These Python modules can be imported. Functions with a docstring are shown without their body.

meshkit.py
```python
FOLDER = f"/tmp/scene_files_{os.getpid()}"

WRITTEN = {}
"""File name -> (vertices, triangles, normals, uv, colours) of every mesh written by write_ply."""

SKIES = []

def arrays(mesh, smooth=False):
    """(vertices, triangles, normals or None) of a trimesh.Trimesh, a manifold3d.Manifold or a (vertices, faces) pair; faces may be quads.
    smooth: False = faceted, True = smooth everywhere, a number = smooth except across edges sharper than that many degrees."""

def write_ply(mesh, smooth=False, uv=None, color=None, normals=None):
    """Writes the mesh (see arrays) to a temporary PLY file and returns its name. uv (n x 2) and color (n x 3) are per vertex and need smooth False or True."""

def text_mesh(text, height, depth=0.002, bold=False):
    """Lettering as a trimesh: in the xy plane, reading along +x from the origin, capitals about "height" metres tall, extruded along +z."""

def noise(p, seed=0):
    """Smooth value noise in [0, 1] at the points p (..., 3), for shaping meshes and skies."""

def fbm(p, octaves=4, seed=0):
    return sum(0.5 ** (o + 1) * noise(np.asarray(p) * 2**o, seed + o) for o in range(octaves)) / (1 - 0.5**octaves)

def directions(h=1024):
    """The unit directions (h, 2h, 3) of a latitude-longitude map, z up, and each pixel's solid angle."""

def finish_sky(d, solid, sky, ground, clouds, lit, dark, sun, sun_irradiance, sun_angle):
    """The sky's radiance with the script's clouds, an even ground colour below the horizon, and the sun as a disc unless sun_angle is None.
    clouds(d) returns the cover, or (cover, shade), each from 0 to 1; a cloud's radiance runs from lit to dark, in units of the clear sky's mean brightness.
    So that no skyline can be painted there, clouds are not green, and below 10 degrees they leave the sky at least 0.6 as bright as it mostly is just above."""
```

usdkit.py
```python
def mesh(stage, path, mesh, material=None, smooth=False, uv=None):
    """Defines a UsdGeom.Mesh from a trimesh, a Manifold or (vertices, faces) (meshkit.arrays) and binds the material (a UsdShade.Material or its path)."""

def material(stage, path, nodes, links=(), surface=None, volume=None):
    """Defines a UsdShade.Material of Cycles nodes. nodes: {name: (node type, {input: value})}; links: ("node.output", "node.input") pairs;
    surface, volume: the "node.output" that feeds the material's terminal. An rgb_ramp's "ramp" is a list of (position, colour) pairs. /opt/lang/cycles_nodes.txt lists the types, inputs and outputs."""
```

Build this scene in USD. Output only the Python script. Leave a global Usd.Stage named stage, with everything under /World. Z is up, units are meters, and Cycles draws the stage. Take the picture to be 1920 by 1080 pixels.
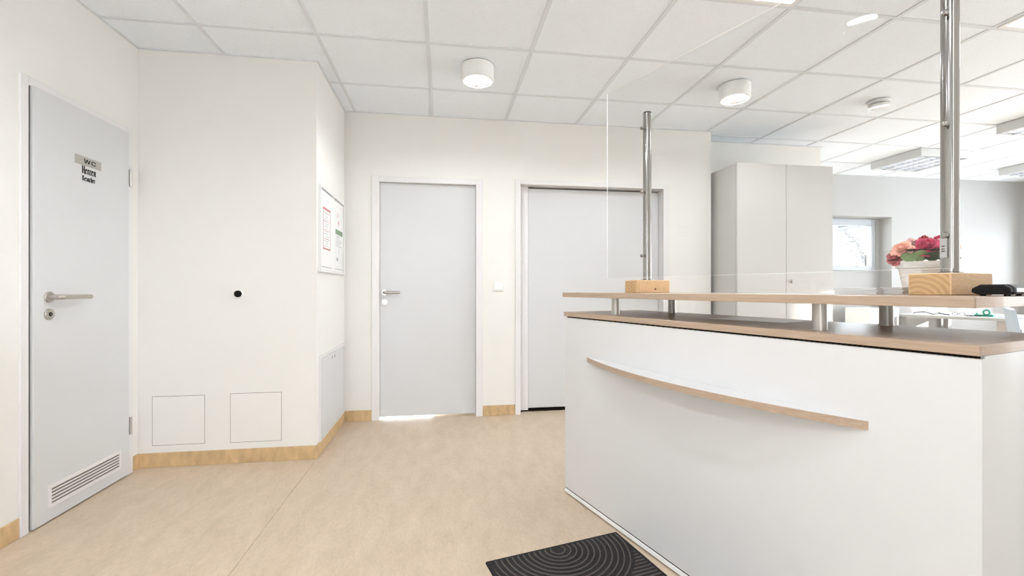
import math, random
import numpy as np, trimesh, usdkit, meshkit
from shapely.geometry import Polygon, LineString, Point, box as sbox
from shapely import union_all, affinity
from pxr import Usd, UsdGeom, UsdLux, UsdShade, Sdf, Gf

stage = Usd.Stage.CreateInMemory()
UsdGeom.SetStageUpAxis(stage, UsdGeom.Tokens.z)
UsdGeom.SetStageMetersPerUnit(stage, 1.0)
UsdGeom.Xform.Define(stage, '/World')
UsdGeom.Scope.Define(stage, '/World/Looks')
PI = math.pi

# ---------------------------------------------------------------- camera, sky, sun, exposure
EYE_H, YAW, F_PX = 1.0854, 0.1491, 854.33
EXPOSURE = 0.83
SKY, SUN = 2.6, 7000.0
PANEL_L, HALL_L, DOWN_L, LOUVRE_L = 7.0, 7.0, 370.0, 5.0
cam = UsdGeom.Camera.Define(stage, '/World/camera')
cam.CreateHorizontalApertureAttr(36.0)
cam.CreateVerticalApertureAttr(20.25)
cam.CreateFocalLengthAttr(36.0 * F_PX / 1920)
cam.CreateVerticalApertureOffsetAttr(2.7 / 1920 * 36.0)
cam.CreateClippingRangeAttr(Gf.Vec2f(0.05, 200))
cam.CreateExposureAttr(EXPOSURE)
cam.AddTranslateOp().Set(Gf.Vec3d(0, 0, EYE_H))
cam.AddRotateXYZOp().Set(Gf.Vec3f(90, 0, -math.degrees(YAW)))

sky = UsdLux.DomeLight.Define(stage, '/World/sky')
sky.CreateIntensityAttr(SKY)
sky.CreateColorAttr(Gf.Vec3f(0.92, 0.97, 1.03))
sun = UsdLux.DistantLight.Define(stage, '/World/sun')
sun.CreateIntensityAttr(SUN)
sun.CreateAngleAttr(1.0)
sun.CreateColorAttr(Gf.Vec3f(1.0, 0.97, 0.92))
_sd = Gf.Vec3d(-0.85, 0.45, -0.24).GetNormalized()
_m = Gf.Matrix4d().SetRotate(Gf.Rotation(Gf.Vec3d(0, 0, -1), _sd))
sun.AddTransformOp().Set(_m)

# ---------------------------------------------------------------- picture geometry helpers
CEIL = 2.543
_c, _s = math.cos(YAW), math.sin(YAW)
def ray(px, py=542.7):
    u, v = (px - 960) / F_PX, (542.7 - py) / F_PX
    return np.array([u * _c + _s, _c - u * _s, v])

# ---------------------------------------------------------------- prim helpers
_used = {}
def numbered(parent, name):
    k = (parent, name)
    n = _used.get(k, -1) + 1
    _used[k] = n
    return name if n == 0 else f'{name}_{n:03d}'

def meta(prim, label=None, category=None, group=None, kind=None):
    for k, v in (('label', label), ('category', category), ('group', group), ('kind', kind)):
        if v:
            prim.SetCustomDataByKey(k, v)

def thing(name, label=None, category=None, loc=(0, 0, 0), rotz=0.0, group=None, kind=None):
    path = '/World/' + numbered('/World', name)
    x = UsdGeom.Xform.Define(stage, path)
    x.AddTranslateOp().Set(Gf.Vec3d(*map(float, loc)))
    if rotz:
        x.AddRotateZOp().Set(float(rotz))
    meta(x.GetPrim(), label, category, group, kind)
    return path

def part(parent, name, mesh, mat, smooth=False, label=None, kind=None):
    path = parent + '/' + numbered(parent, name)
    m = usdkit.mesh(stage, path, mesh, M[mat], smooth=smooth)
    meta(m.GetPrim(), label, None, None, kind)
    return path

def single(name, mesh, mat, label=None, category=None, smooth=False, group=None, kind=None):
    path = '/World/' + numbered('/World', name)
    m = usdkit.mesh(stage, path, mesh, M[mat], smooth=smooth)
    meta(m.GetPrim(), label, category, group, kind)
    return path

def copy_of(src, name, label, category, loc, rotz=0.0, group=None):
    path = '/World/' + numbered('/World', name)
    x = UsdGeom.Xform.Define(stage, path)
    x.GetPrim().GetReferences().AddInternalReference(src)
    x.ClearXformOpOrder()
    x.GetPrim().SetInstanceable(True)
    t = x.GetPrim().GetAttribute('xformOp:translate')
    x.AddXformOp(UsdGeom.XformOp.TypeTranslate, UsdGeom.XformOp.PrecisionDouble).Set(Gf.Vec3d(*map(float, loc)))
    if rotz:
        x.AddXformOp(UsdGeom.XformOp.TypeRotateZ, UsdGeom.XformOp.PrecisionFloat).Set(float(rotz))
    meta(x.GetPrim(), label, category, group)
    return path

# ---------------------------------------------------------------- mesh helpers
def cat(*ms):
    return trimesh.util.concatenate([m for m in ms])

def bx(x0, x1, y0, y1, z0, z1, c=0.0):
    """box from limits, with all edges chamfered by c"""
    if c <= 0:
        m = trimesh.creation.box([x1 - x0, y1 - y0, z1 - z0])
        m.apply_translation([(x0 + x1) / 2, (y0 + y1) / 2, (z0 + z1) / 2])
        return m
    pts = []
    lo, hi = np.array([x0, y0, z0]), np.array([x1, y1, z1])
    for s in np.ndindex(2, 2, 2):
        corner = np.where(np.array(s) == 1, hi, lo)
        inw = np.where(np.array(s) == 1, -1, 1) * c
        for k in range(3):
            p = corner + inw
            p[k] = corner[k]
            pts.append(p)
    return trimesh.convex.convex_hull(np.array(pts))

def cyl(p0, p1, r, n=20, r1=None):
    p0, p1 = np.array(p0, float), np.array(p1, float)
    d = p1 - p0
    L = np.linalg.norm(d)
    if r1 is None:
        m = trimesh.creation.cylinder(radius=r, height=L, sections=n)
        m.apply_translation([0, 0, L / 2])
    else:
        m = trimesh.creation.revolve(np.array([[0, 0], [r, 0], [r1, L], [0, L]]), sections=n)
    m.apply_transform(trimesh.geometry.align_vectors([0, 0, 1], d / L))
    m.apply_translation(p0)
    return m

def lathe(profile, n=32):
    return trimesh.creation.revolve(np.array(profile, float), sections=n)

def tube(pts, r, n=8):
    return cat(*[cyl(a, b, r, n) for a, b in zip(pts[:-1], pts[1:])], *[trimesh.creation.icosphere(1, r).apply_translation(p) for p in pts])

def ext(poly, z0, z1):
    gs = getattr(poly, 'geoms', [poly])
    ms = []
    for g in gs:
        if g.is_empty or g.area < 1e-9:
            continue
        m = trimesh.creation.extrude_polygon(g, z1 - z0, engine='earcut')
        m.apply_translation([0, 0, z0])
        ms.append(m)
    return cat(*ms)

def rot(m, ang, axis=(0, 0, 1), at=(0, 0, 0)):
    m.apply_transform(trimesh.transformations.rotation_matrix(math.radians(ang), axis, at))
    return m

def on_plane(m, O, ux, uy):
    """mesh made in xy (z = outward) put on a plane with origin O and axes ux, uy"""
    ux, uy = np.array(ux, float), np.array(uy, float)
    T = np.eye(4)
    T[:3, 0], T[:3, 1], T[:3, 2], T[:3, 3] = ux, uy, np.cross(ux, uy), O
    m = m.copy()
    m.apply_transform(T)
    return m

# ---------------------------------------------------------------- materials
M = {}
def mat(name, nodes, links, surface='p.BSDF'):
    M[name] = usdkit.material(stage, '/World/Looks/' + name, nodes, links, surface=surface)

def plain(name, col, rough=0.5, metallic=0.0, spec=0.5, bump=0.0, scale=60, var=0.0, vscale=6, coat=0.0, stretch=(1, 1, 1), detail=3, emit=None):
    nodes = {'p': ('principled_bsdf', {'base_color': col, 'roughness': rough, 'metallic': metallic, 'specular_ior_level': spec, 'coat_weight': coat})}
    links = []
    if emit:
        nodes['p'][1]['emission_color'] = emit[0]
        nodes['p'][1]['emission_strength'] = emit[1]
    if bump or var:
        nodes['t'] = ('texture_coordinate', {})
        nodes['m'] = ('mapping', {'scale': stretch})
        links += [('t.object', 'm.vector')]
    if bump:
        nodes['nb'] = ('noise_texture', {'scale': scale, 'detail': detail})
        nodes['b'] = ('bump', {'strength': bump, 'distance': 0.002})
        links += [('m.vector', 'nb.vector'), ('nb.fac', 'b.height'), ('b.normal', 'p.normal')]
    if var:
        c = np.array(col)
        nodes['nv'] = ('noise_texture', {'scale': vscale, 'detail': 4})
        nodes['rv'] = ('rgb_ramp', {'ramp': [(0.3, tuple(np.clip(c * (1 - var), 0, 1))), (0.7, tuple(np.clip(c * (1 + var), 0, 1)))]})
        links += [('m.vector', 'nv.vector'), ('nv.fac', 'rv.fac'), ('rv.color', 'p.base_color')]
    mat(name, nodes, links)

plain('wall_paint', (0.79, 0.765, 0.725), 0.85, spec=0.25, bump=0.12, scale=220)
plain('ceiling_tile', (0.87, 0.90, 0.94), 0.95, spec=0.1, bump=0.35, scale=300, var=0.035, vscale=160)
plain('ceiling_rail', (0.72, 0.74, 0.77), 0.5)
plain('white_lacquer', (0.63, 0.625, 0.625), 0.42, var=0.01, vscale=3)
plain('frame_lacquer', (0.74, 0.715, 0.71), 0.4)
plain('panel_white', (0.675, 0.665, 0.66), 0.38, bump=0.05, scale=900)
plain('panel_edge', (0.80, 0.79, 0.77), 0.4)
plain('cabinet_cream', (0.53, 0.51, 0.485), 0.45)
plain('plastic_white', (0.84, 0.83, 0.81), 0.35)
plain('plastic_black', (0.008, 0.008, 0.009), 0.35)
plain('rubber_black', (0.006, 0.005, 0.005), 0.7, spec=0.2)
plain('joint_dark', (0.16, 0.14, 0.12), 0.9, spec=0.1)
plain('vent_shadow', (0.20, 0.18, 0.15), 0.9, spec=0.1)
plain('gap_black', (0.02, 0.013, 0.009), 0.9, spec=0.1)
plain('steel_brushed', (0.50, 0.475, 0.44), 0.36, metallic=1.0, bump=0.05, scale=400)
plain('chrome', (0.37, 0.355, 0.34), 0.12, metallic=1.0)
plain('reflector', (0.90, 0.90, 0.91), 0.12, metallic=1.0)
plain('post_grey', (0.56, 0.53, 0.49), 0.38, metallic=0.35)
plain('sign_silver', (0.43, 0.41, 0.375), 0.45, metallic=0.35, bump=0.08, scale=300)
plain('print_black', (0.012, 0.011, 0.011), 0.7)
plain('print_grey', (0.42, 0.43, 0.43), 0.8)
plain('print_red', (0.55, 0.20, 0.18), 0.7)
plain('print_pale_red', (0.72, 0.40, 0.36), 0.7)
plain('print_green', (0.20, 0.29, 0.19), 0.7)
plain('paper', (0.82, 0.81, 0.80), 0.8)
plain('paper_gloss', (0.82, 0.81, 0.80), 0.22, spec=0.6)
plain('paper_grey', (0.60, 0.585, 0.575), 0.7, var=0.10, vscale=40, stretch=(0.2, 0.2, 12))
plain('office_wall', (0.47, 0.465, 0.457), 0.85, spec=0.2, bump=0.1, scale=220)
plain('window_frame', (0.40, 0.42, 0.45), 0.35)
plain('luminaire_grey', (0.60, 0.60, 0.59), 0.45)
plain('desk_white', (0.82, 0.82, 0.81), 0.3)
plain('desk_grey', (0.42, 0.42, 0.41), 0.45)
plain('desk_taupe', (0.42, 0.39, 0.36), 0.5)
plain('chair_blue', (0.46, 0.53, 0.60), 0.5, bump=0.1, scale=200)
plain('metal_dark', (0.06, 0.06, 0.065), 0.4, metallic=0.6)
plain('cable_black', (0.012, 0.013, 0.018), 0.45)
plain('turquoise', (0.02, 0.24, 0.17), 0.4)
plain('pale_blue', (0.42, 0.60, 0.80), 0.6)
plain('grey_panel', (0.40, 0.40, 0.41), 0.5, var=0.08, vscale=12)
plain('pot_wood', (0.70, 0.655, 0.605), 0.65, var=0.14, vscale=14, stretch=(1, 1, 9), bump=0.15, scale=60)
plain('rose_peach', (0.80, 0.40, 0.30), 0.65, var=0.12, vscale=60)
plain('rose_hot', (0.56, 0.035, 0.11), 0.6, var=0.25, vscale=60)
plain('rose_pale', (0.80, 0.52, 0.47), 0.65, var=0.1, vscale=60)
plain('rose_dusty', (0.42, 0.09, 0.10), 0.65, var=0.25, vscale=60)
plain('rose_red', (0.42, 0.02, 0.05), 0.6, var=0.2, vscale=60)
plain('bud_white', (0.72, 0.70, 0.58), 0.7)
plain('leaf_light', (0.19, 0.27, 0.11), 0.55, var=0.2, vscale=50)
plain('leaf_dark', (0.035, 0.06, 0.022), 0.55, var=0.3, vscale=50)
plain('moss', (0.08, 0.09, 0.035), 0.95, bump=0.6, scale=120)
plain('bark', (0.035, 0.03, 0.028), 0.9, bump=0.4, scale=30)
plain('tree_leaf', (0.10, 0.10, 0.05), 0.7)
plain('eave_grey', (0.085, 0.095, 0.11), 0.7)
plain('outdoor_ground', (0.16, 0.16, 0.14), 0.9)
plain('lamp_tube', (0.9, 0.9, 0.9), 0.4, emit=((0.95, 1.0, 1.05), DOWN_L))
plain('panel_glow', (0.9, 0.9, 0.9), 0.4, emit=((0.95, 1.0, 1.05), PANEL_L))
plain('hall_glow', (0.9, 0.9, 0.9), 0.4, emit=((0.95, 1.0, 1.05), HALL_L))
plain('louvre_tube', (0.9, 0.9, 0.9), 0.4, emit=((1.0, 0.99, 0.97), LOUVRE_L))
plain('louvre_blade', (0.55, 0.56, 0.58), 0.25, metallic=0.8)
plain('baseboard_lino', (0.57, 0.395, 0.21), 0.55, var=0.16, vscale=24, stretch=(1, 1, 0.5), spec=0.3)
plain('plinth_light', (0.86, 0.85, 0.83), 0.4)
mat('clear_film', {'tr': ('transparent_bsdf', {'color': (0.95, 0.95, 0.95)}), 'd': ('diffuse_bsdf', {'color': (0.7, 0.7, 0.7)}), 'x': ('mix_closure', {'fac': 0.35})},
    [('tr.BSDF', 'x.closure1'), ('d.BSDF', 'x.closure2')], surface='x.closure')

# lino floor: two layers of mottle, drawn out a little along the sheets
mat('floor_lino', {
    't': ('texture_coordinate', {}), 'm': ('mapping', {'scale': (1.0, 0.36, 1.0), 'rotation': (0, 0, 0.30)}),
    'n1': ('noise_texture', {'scale': 12.0, 'detail': 8, 'roughness': 0.68, 'distortion': 0.3}),
    'n2': ('noise_texture', {'scale': 95.0, 'detail': 3, 'roughness': 0.6}),
    'r1': ('rgb_ramp', {'ramp': [(0.30, (0.50, 0.395, 0.285)), (0.5, (0.56, 0.445, 0.328)), (0.72, (0.615, 0.495, 0.375))]}),
    'r2': ('rgb_ramp', {'ramp': [(0.25, (0.90, 0.89, 0.88)), (0.5, (1.0, 1.0, 1.0)), (0.75, (1.06, 1.055, 1.05))]}),
    'x': ('mix', {'mix_type': 'multiply', 'fac': 1.0}),
    'p': ('principled_bsdf', {'roughness': 0.46, 'specular_ior_level': 0.35}),
}, [('t.object', 'm.vector'), ('m.vector', 'n1.vector'), ('m.vector', 'n2.vector'), ('n1.fac', 'r1.fac'), ('n2.fac', 'r2.fac'),
    ('r1.color', 'x.color1'), ('r2.color', 'x.color2'), ('x.color', 'p.base_color')])

def wood(name, c0, c1, c2, stretch, rough, scale=10.0, spec=0.5, coat=0.0):
    mat(name, {
        't': ('texture_coordinate', {}), 'm': ('mapping', {'scale': stretch}),
        'n': ('noise_texture', {'scale': scale, 'detail': 6, 'roughness': 0.62, 'distortion': 0.4}),
        'r': ('rgb_ramp', {'ramp': [(0.28, c0), (0.5, c1), (0.72, c2)]}),
        'p': ('principled_bsdf', {'roughness': rough, 'specular_ior_level': spec, 'coat_weight': coat}),
    }, [('t.object', 'm.vector'), ('m.vector', 'n.vector'), ('n.fac', 'r.fac'), ('r.color', 'p.base_color')])

wood('oak_laminate', (0.315, 0.215, 0.142), (0.40, 0.285, 0.195), (0.47, 0.345, 0.245), (0.9, 22, 22), 0.30)
wood('oak_edge', (0.36, 0.26, 0.182), (0.42, 0.307, 0.22), (0.475, 0.352, 0.258), (0.9, 14, 22), 0.42)
wood('pine_long', (0.56, 0.34, 0.17), (0.66, 0.43, 0.235), (0.72, 0.50, 0.30), (1.2, 16, 20), 0.6, scale=9)
# end grain: growth rings around a centre below the block
def end_grain(name, cx):
    mat(name, {
        't': ('texture_coordinate', {}), 'm': ('mapping', {'location': (0.045 - cx, 0.0, 0.02), 'scale': (1.0, 0.0, 1.0)}),
        'w': ('wave_texture', {'wave_type': 'rings', 'rings_direction': 'y', 'scale': 22.0, 'distortion': 1.6, 'detail': 2.0, 'detail_scale': 1.5}),
        'r': ('rgb_ramp', {'ramp': [(0.0, (0.45, 0.275, 0.13)), (0.5, (0.52, 0.335, 0.165)), (1.0, (0.56, 0.37, 0.19))]}),
        'p': ('principled_bsdf', {'roughness': 0.65}),
    }, [('t.object', 'm.vector'), ('m.vector', 'w.vector'), ('w.fac', 'r.fac'), ('r.color', 'p.base_color')])
plain('pine_knot', (0.16, 0.07, 0.025), 0.7)

mat('mat_pile', {
    't': ('texture_coordinate', {}), 'n': ('noise_texture', {'scale': 260.0, 'detail': 3}),
    'r': ('rgb_ramp', {'ramp': [(0.3, (0.008, 0.007, 0.007)), (0.7, (0.030, 0.026, 0.026))]}),
    'b': ('bump', {'strength': 0.8, 'distance': 0.003}),
    'p': ('principled_bsdf', {'roughness': 0.9, 'specular_ior_level': 0.3}),
}, [('t.object', 'n.vector'), ('n.fac', 'r.fac'), ('r.color', 'p.base_color'), ('n.fac', 'b.height'), ('b.normal', 'p.normal')])
plain('mat_ridge', (0.085, 0.073, 0.070), 0.9, spec=0.3, bump=0.6, scale=300)

# clear panes: mostly transparent, mirror by Fresnel
def pane(name, tint, ior=1.5):
    mat(name, {'f': ('fresnel', {'IOR': ior}), 'ge': ('geometry', {}), 'i': ('math', {'math_type': 'subtract', 'value1': 1.0}), 'k': ('math', {'math_type': 'multiply'}), 'tr': ('transparent_bsdf', {'color': tint}), 'g': ('glossy_bsdf', {'roughness': 0.0, 'color': (1, 1, 1)}), 'x': ('mix_closure', {})},
        [('ge.backfacing', 'i.value2'), ('f.fac', 'k.value1'), ('i.value', 'k.value2'), ('k.value', 'x.fac'), ('tr.BSDF', 'x.closure1'), ('g.BSDF', 'x.closure2')], surface='x.closure')
pane('acrylic', (0.972, 0.975, 0.975))
pane('window_glass', (0.96, 0.97, 0.97))
mat('acrylic_edge', {'tr': ('transparent_bsdf', {'color': (0.95, 0.96, 0.96)}), 'd': ('diffuse_bsdf', {'color': (0.95, 0.95, 0.95)}), 'x': ('mix_closure', {'fac': 0.55})},
    [('tr.BSDF', 'x.closure1'), ('d.BSDF', 'x.closure2')], surface='x.closure')

# ================================================================ SETTING
XL, YB, YS, XS = -1.8345, 3.9026, 3.0745, -0.806      # left wall, back wall, shaft face, shaft side
XB, YR, XR, YF, XE = 2.451, 4.155, 3.826, 5.10, 7.75   # end of back wall, recess wall, its end, far wall, right wall
Y0 = -2.6                                              # rear wall behind the viewer
room = Polygon([(XL, Y0), (XE, Y0), (XE, YF), (XR, YF), (XR, YR), (XB, YR), (XB, YB), (XS, YB), (XS, YS), (XL, YS)])

# floor: lino sheets with welded seams, on a screed
fl = thing('floor', kind='structure')
part(fl, 'screed', bx(XL - 0.2, XE + 0.2, Y0 - 0.2, 5.6, -0.12, -0.004), 'joint_dark')
seams = [XL - 0.15, -0.806, 1.194, 3.194, 5.194, XE + 0.15]
for a, b in zip(seams[:-1], seams[1:]):
    part(fl, 'lino_sheet', bx(a + 0.0006, b - 0.0006, Y0 - 0.15, 5.5, -0.004, 0.0), 'floor_lino')

# ceiling: T-rails and lay-in tiles
cl = thing('ceiling', kind='structure')
part(cl, 'slab', bx(XL - 0.25, XE + 0.25, Y0 - 0.2, YF + 0.45, CEIL + 0.12, CEIL + 0.3), 'joint_dark')
HALL = [(0, -3), (2, -3)]               # further panels behind the viewer
GX = [-1.3419 + 0.625 * k for k in range(-1, 16)]
GY = [2.1182 + 0.625 * k for k in range(-8, 6)]
LED = [(4, 0), (7, 0)] + HALL       # (x cell, y cell) of the light panels
led_boxes = {}
rail = []
for x in GX:
    g = LineString([(x, Y0 - 1), (x, 6)]).buffer(0.012, cap_style=2).intersection(room)
    for q in getattr(g, 'geoms', [g]):
        if q.area > 1e-4:
            part(cl, 'rail', ext(q, CEIL, CEIL + 0.03), 'ceiling_rail')
for y in GY:
    g = LineString([(XL - 1, y), (XE + 1, y)]).buffer(0.012, cap_style=2).intersection(room)
    for q in getattr(g, 'geoms', [g]):
        if q.area > 1e-4:
            part(cl, 'rail', ext(q, CEIL + 0.0006, CEIL + 0.03), 'ceiling_rail')
edge = room.difference(room.buffer(-0.018, join_style=2))
part(cl, 'edge_trim', ext(edge, CEIL + 0.0003, CEIL + 0.02), 'ceiling_rail')
for i in range(len(GX) + 1):
    x0 = GX[i - 1] if i else XL - 0.5
    x1 = GX[i] if i < len(GX) else XE + 0.5
    for j in range(len(GY) + 1):
        y0 = GY[j - 1] if j else Y0 - 0.5
        y1 = GY[j] if j < len(GY) else YF + 0.5
        g = sbox(x0 + 0.004, y0 + 0.004, x1 - 0.004, y1 - 0.004).intersection(room)
        # index in the numbering of LED: x cell k starts at grid line k
        key = (i - 2, j - 9 + 1)
        if key in [(a, b - 0) for a, b in LED]:
            led_boxes[key] = (x0, x1, y0, y1)
            continue
        for q in getattr(g, 'geoms', [g]):
            if q.area > 0.003:
                part(cl, 'ceiling_tile', ext(q, CEIL + 0.0045, CEIL + 0.02), 'ceiling_tile')

# walls
def wall(name, x0, x1, y0, y1, z0=0.0, z1=CEIL + 0.12, m='wall_paint'):
    return single(name, bx(x0, x1, y0, y1, z0, z1), m, kind='structure')

wall('wall_left', XL - 0.2, XL, Y0, YS)
sh = thing('wall_shaft', kind='structure')
part(sh, 'plaster', bx(XL - 0.2, XS, YS, YB + 0.1, 0, CEIL + 0.12), 'wall_paint')

def wall_with_holes(name, p0, p1, thick, holes, m='wall_paint', z1=CEIL + 0.12):
    """vertical wall along p0->p1 (plan), thickness to the left of the direction, holes = [(s0, s1, z0, z1)]"""
    p0, p1 = np.array(p0, float), np.array(p1, float)
    L = np.linalg.norm(p1 - p0)
    poly = sbox(0, 0, L, z1)
    for h in holes:
        poly = poly.difference(sbox(h[0], h[2], h[1], h[3]))
    d = (p1 - p0) / L
    mesh = on_plane(ext(poly, -thick, 0), (p0[0], p0[1], 0), (d[0], d[1], 0), (0, 0, 1))
    return single(name, mesh, m, kind='structure')

# back wall with two door openings (s measured from XS)
wall_with_holes('wall_back', (XS, YB), (XB, YB), 0.20, [(-0.556 - XS, 0.302 - XS, -1, 2.0), (0.640 - XS, 2.005 - XS, -1, 2.015)])
wall('wall_recess', XB - 0.2, XR, YR, YR + 0.18)
wall('wall_recess_side', XR - 0.18, XR, YR + 0.18, YF + 0.3)
wall('wall_partition', -0.10, 2.3, YB + 0.2, YB + 0.3)

# far office wall: deep niche with a window in its back
NX0, NX1, NZ, NY = 4.30, 5.734, 2.02, 5.262
WZ0, WZ1 = 1.335, 2.012
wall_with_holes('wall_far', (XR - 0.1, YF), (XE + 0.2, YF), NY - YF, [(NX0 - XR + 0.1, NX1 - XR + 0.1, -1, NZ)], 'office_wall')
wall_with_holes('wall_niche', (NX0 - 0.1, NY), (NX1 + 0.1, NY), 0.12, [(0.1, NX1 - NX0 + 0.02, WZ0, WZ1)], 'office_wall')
# right wall with a wide window for the daylight
WR = (4.05, 4.88, 0.92, 2.02)
WR3 = (0.95, 3.55)
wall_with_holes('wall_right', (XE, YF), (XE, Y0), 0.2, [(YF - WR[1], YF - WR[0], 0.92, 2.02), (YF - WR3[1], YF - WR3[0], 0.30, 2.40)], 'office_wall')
wall('wall_office_front', 1.56, XE, 0.70, 0.86)
wall('wall_hall_right', 1.375, 1.56, Y0, 0.86)

REAR = (-1.5, -0.62)
wall_with_holes('wall_rear', (XE + 0.2, Y0), (XL - 0.2, Y0), 0.2, [(XE + 0.2 - REAR[1], XE + 0.2 - REAR[0], 0.10, 2.35)])
# baseboards
BH, BT = 0.088, 0.006
for nm, lim in [('baseboard_left', (XL, XL + BT, Y0, 2.283)), ('baseboard_left_end', (XL, XL + BT, 3.012, YS)), ('baseboard_shaft', (XL, XS + BT, YS - BT, YS)),
                ('baseboard_shaft_side', (XS, XS + BT, YS, YB)), ('baseboard_back', (XS, -0.588, YB - BT, YB)), ('baseboard_back_middle', (0.332, 0.613, YB - BT, YB)),
                ('baseboard_back_right', (2.033, XB, YB - BT, YB)), ('baseboard_far', (NX1, XE, YF - BT, YF))]:
    single(nm, bx(*lim, 0.0, BH, 0.0015), 'baseboard_lino', kind='structure')

# ---------------------------------------------------------------- door hardware
def handle_set(parent, O, ux, out, keyhole=True, lever=0.135, key=True):
    """lever handle and key rose on a door; O centre of the handle rose on the leaf, ux along the lever, out away from the leaf"""
    ux, out = np.array(ux, float), np.array(out, float)
    O = np.array(O, float)
    uz = np.array([0, 0, 1.0])
    def rose(c):
        m = lathe([(0, 0), (0.026, 0), (0.026, 0.005), (0.0245, 0.008), (0, 0.008)], 28)
        return on_plane(m, c, ux, np.cross(out, ux))
    hp = part(parent, 'door_handle', rose(O), 'steel_brushed', smooth=30)
    pts = [O + out * 0.006, O + out * 0.048, O + out * 0.056 + ux * 0.010, O + out * 0.058 + ux * 0.03, O + out * 0.058 + ux * lever]
    part(hp, 'lever', tube(pts, 0.0112, 14), 'steel_brushed', smooth=40)
    if not key:
        return
    K = O - uz * 0.08
    kp = part(parent, 'key_rose', rose(K), 'steel_brushed', smooth=30)
    cylm = on_plane(lathe([(0, 0), (0.0095, 0), (0.0095, 0.0095), (0, 0.0095)], 20), K, ux, np.cross(out, ux))
    part(kp, 'lock_cylinder', cylm, 'rubber_black' if keyhole else 'steel_brushed', smooth=30)
    part(kp, 'key_slot', on_plane(bx(-0.0012, 0.0012, -0.004, 0.004, 0.009, 0.0102), K, ux, np.cross(out, ux)), 'steel_brushed')

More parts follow.
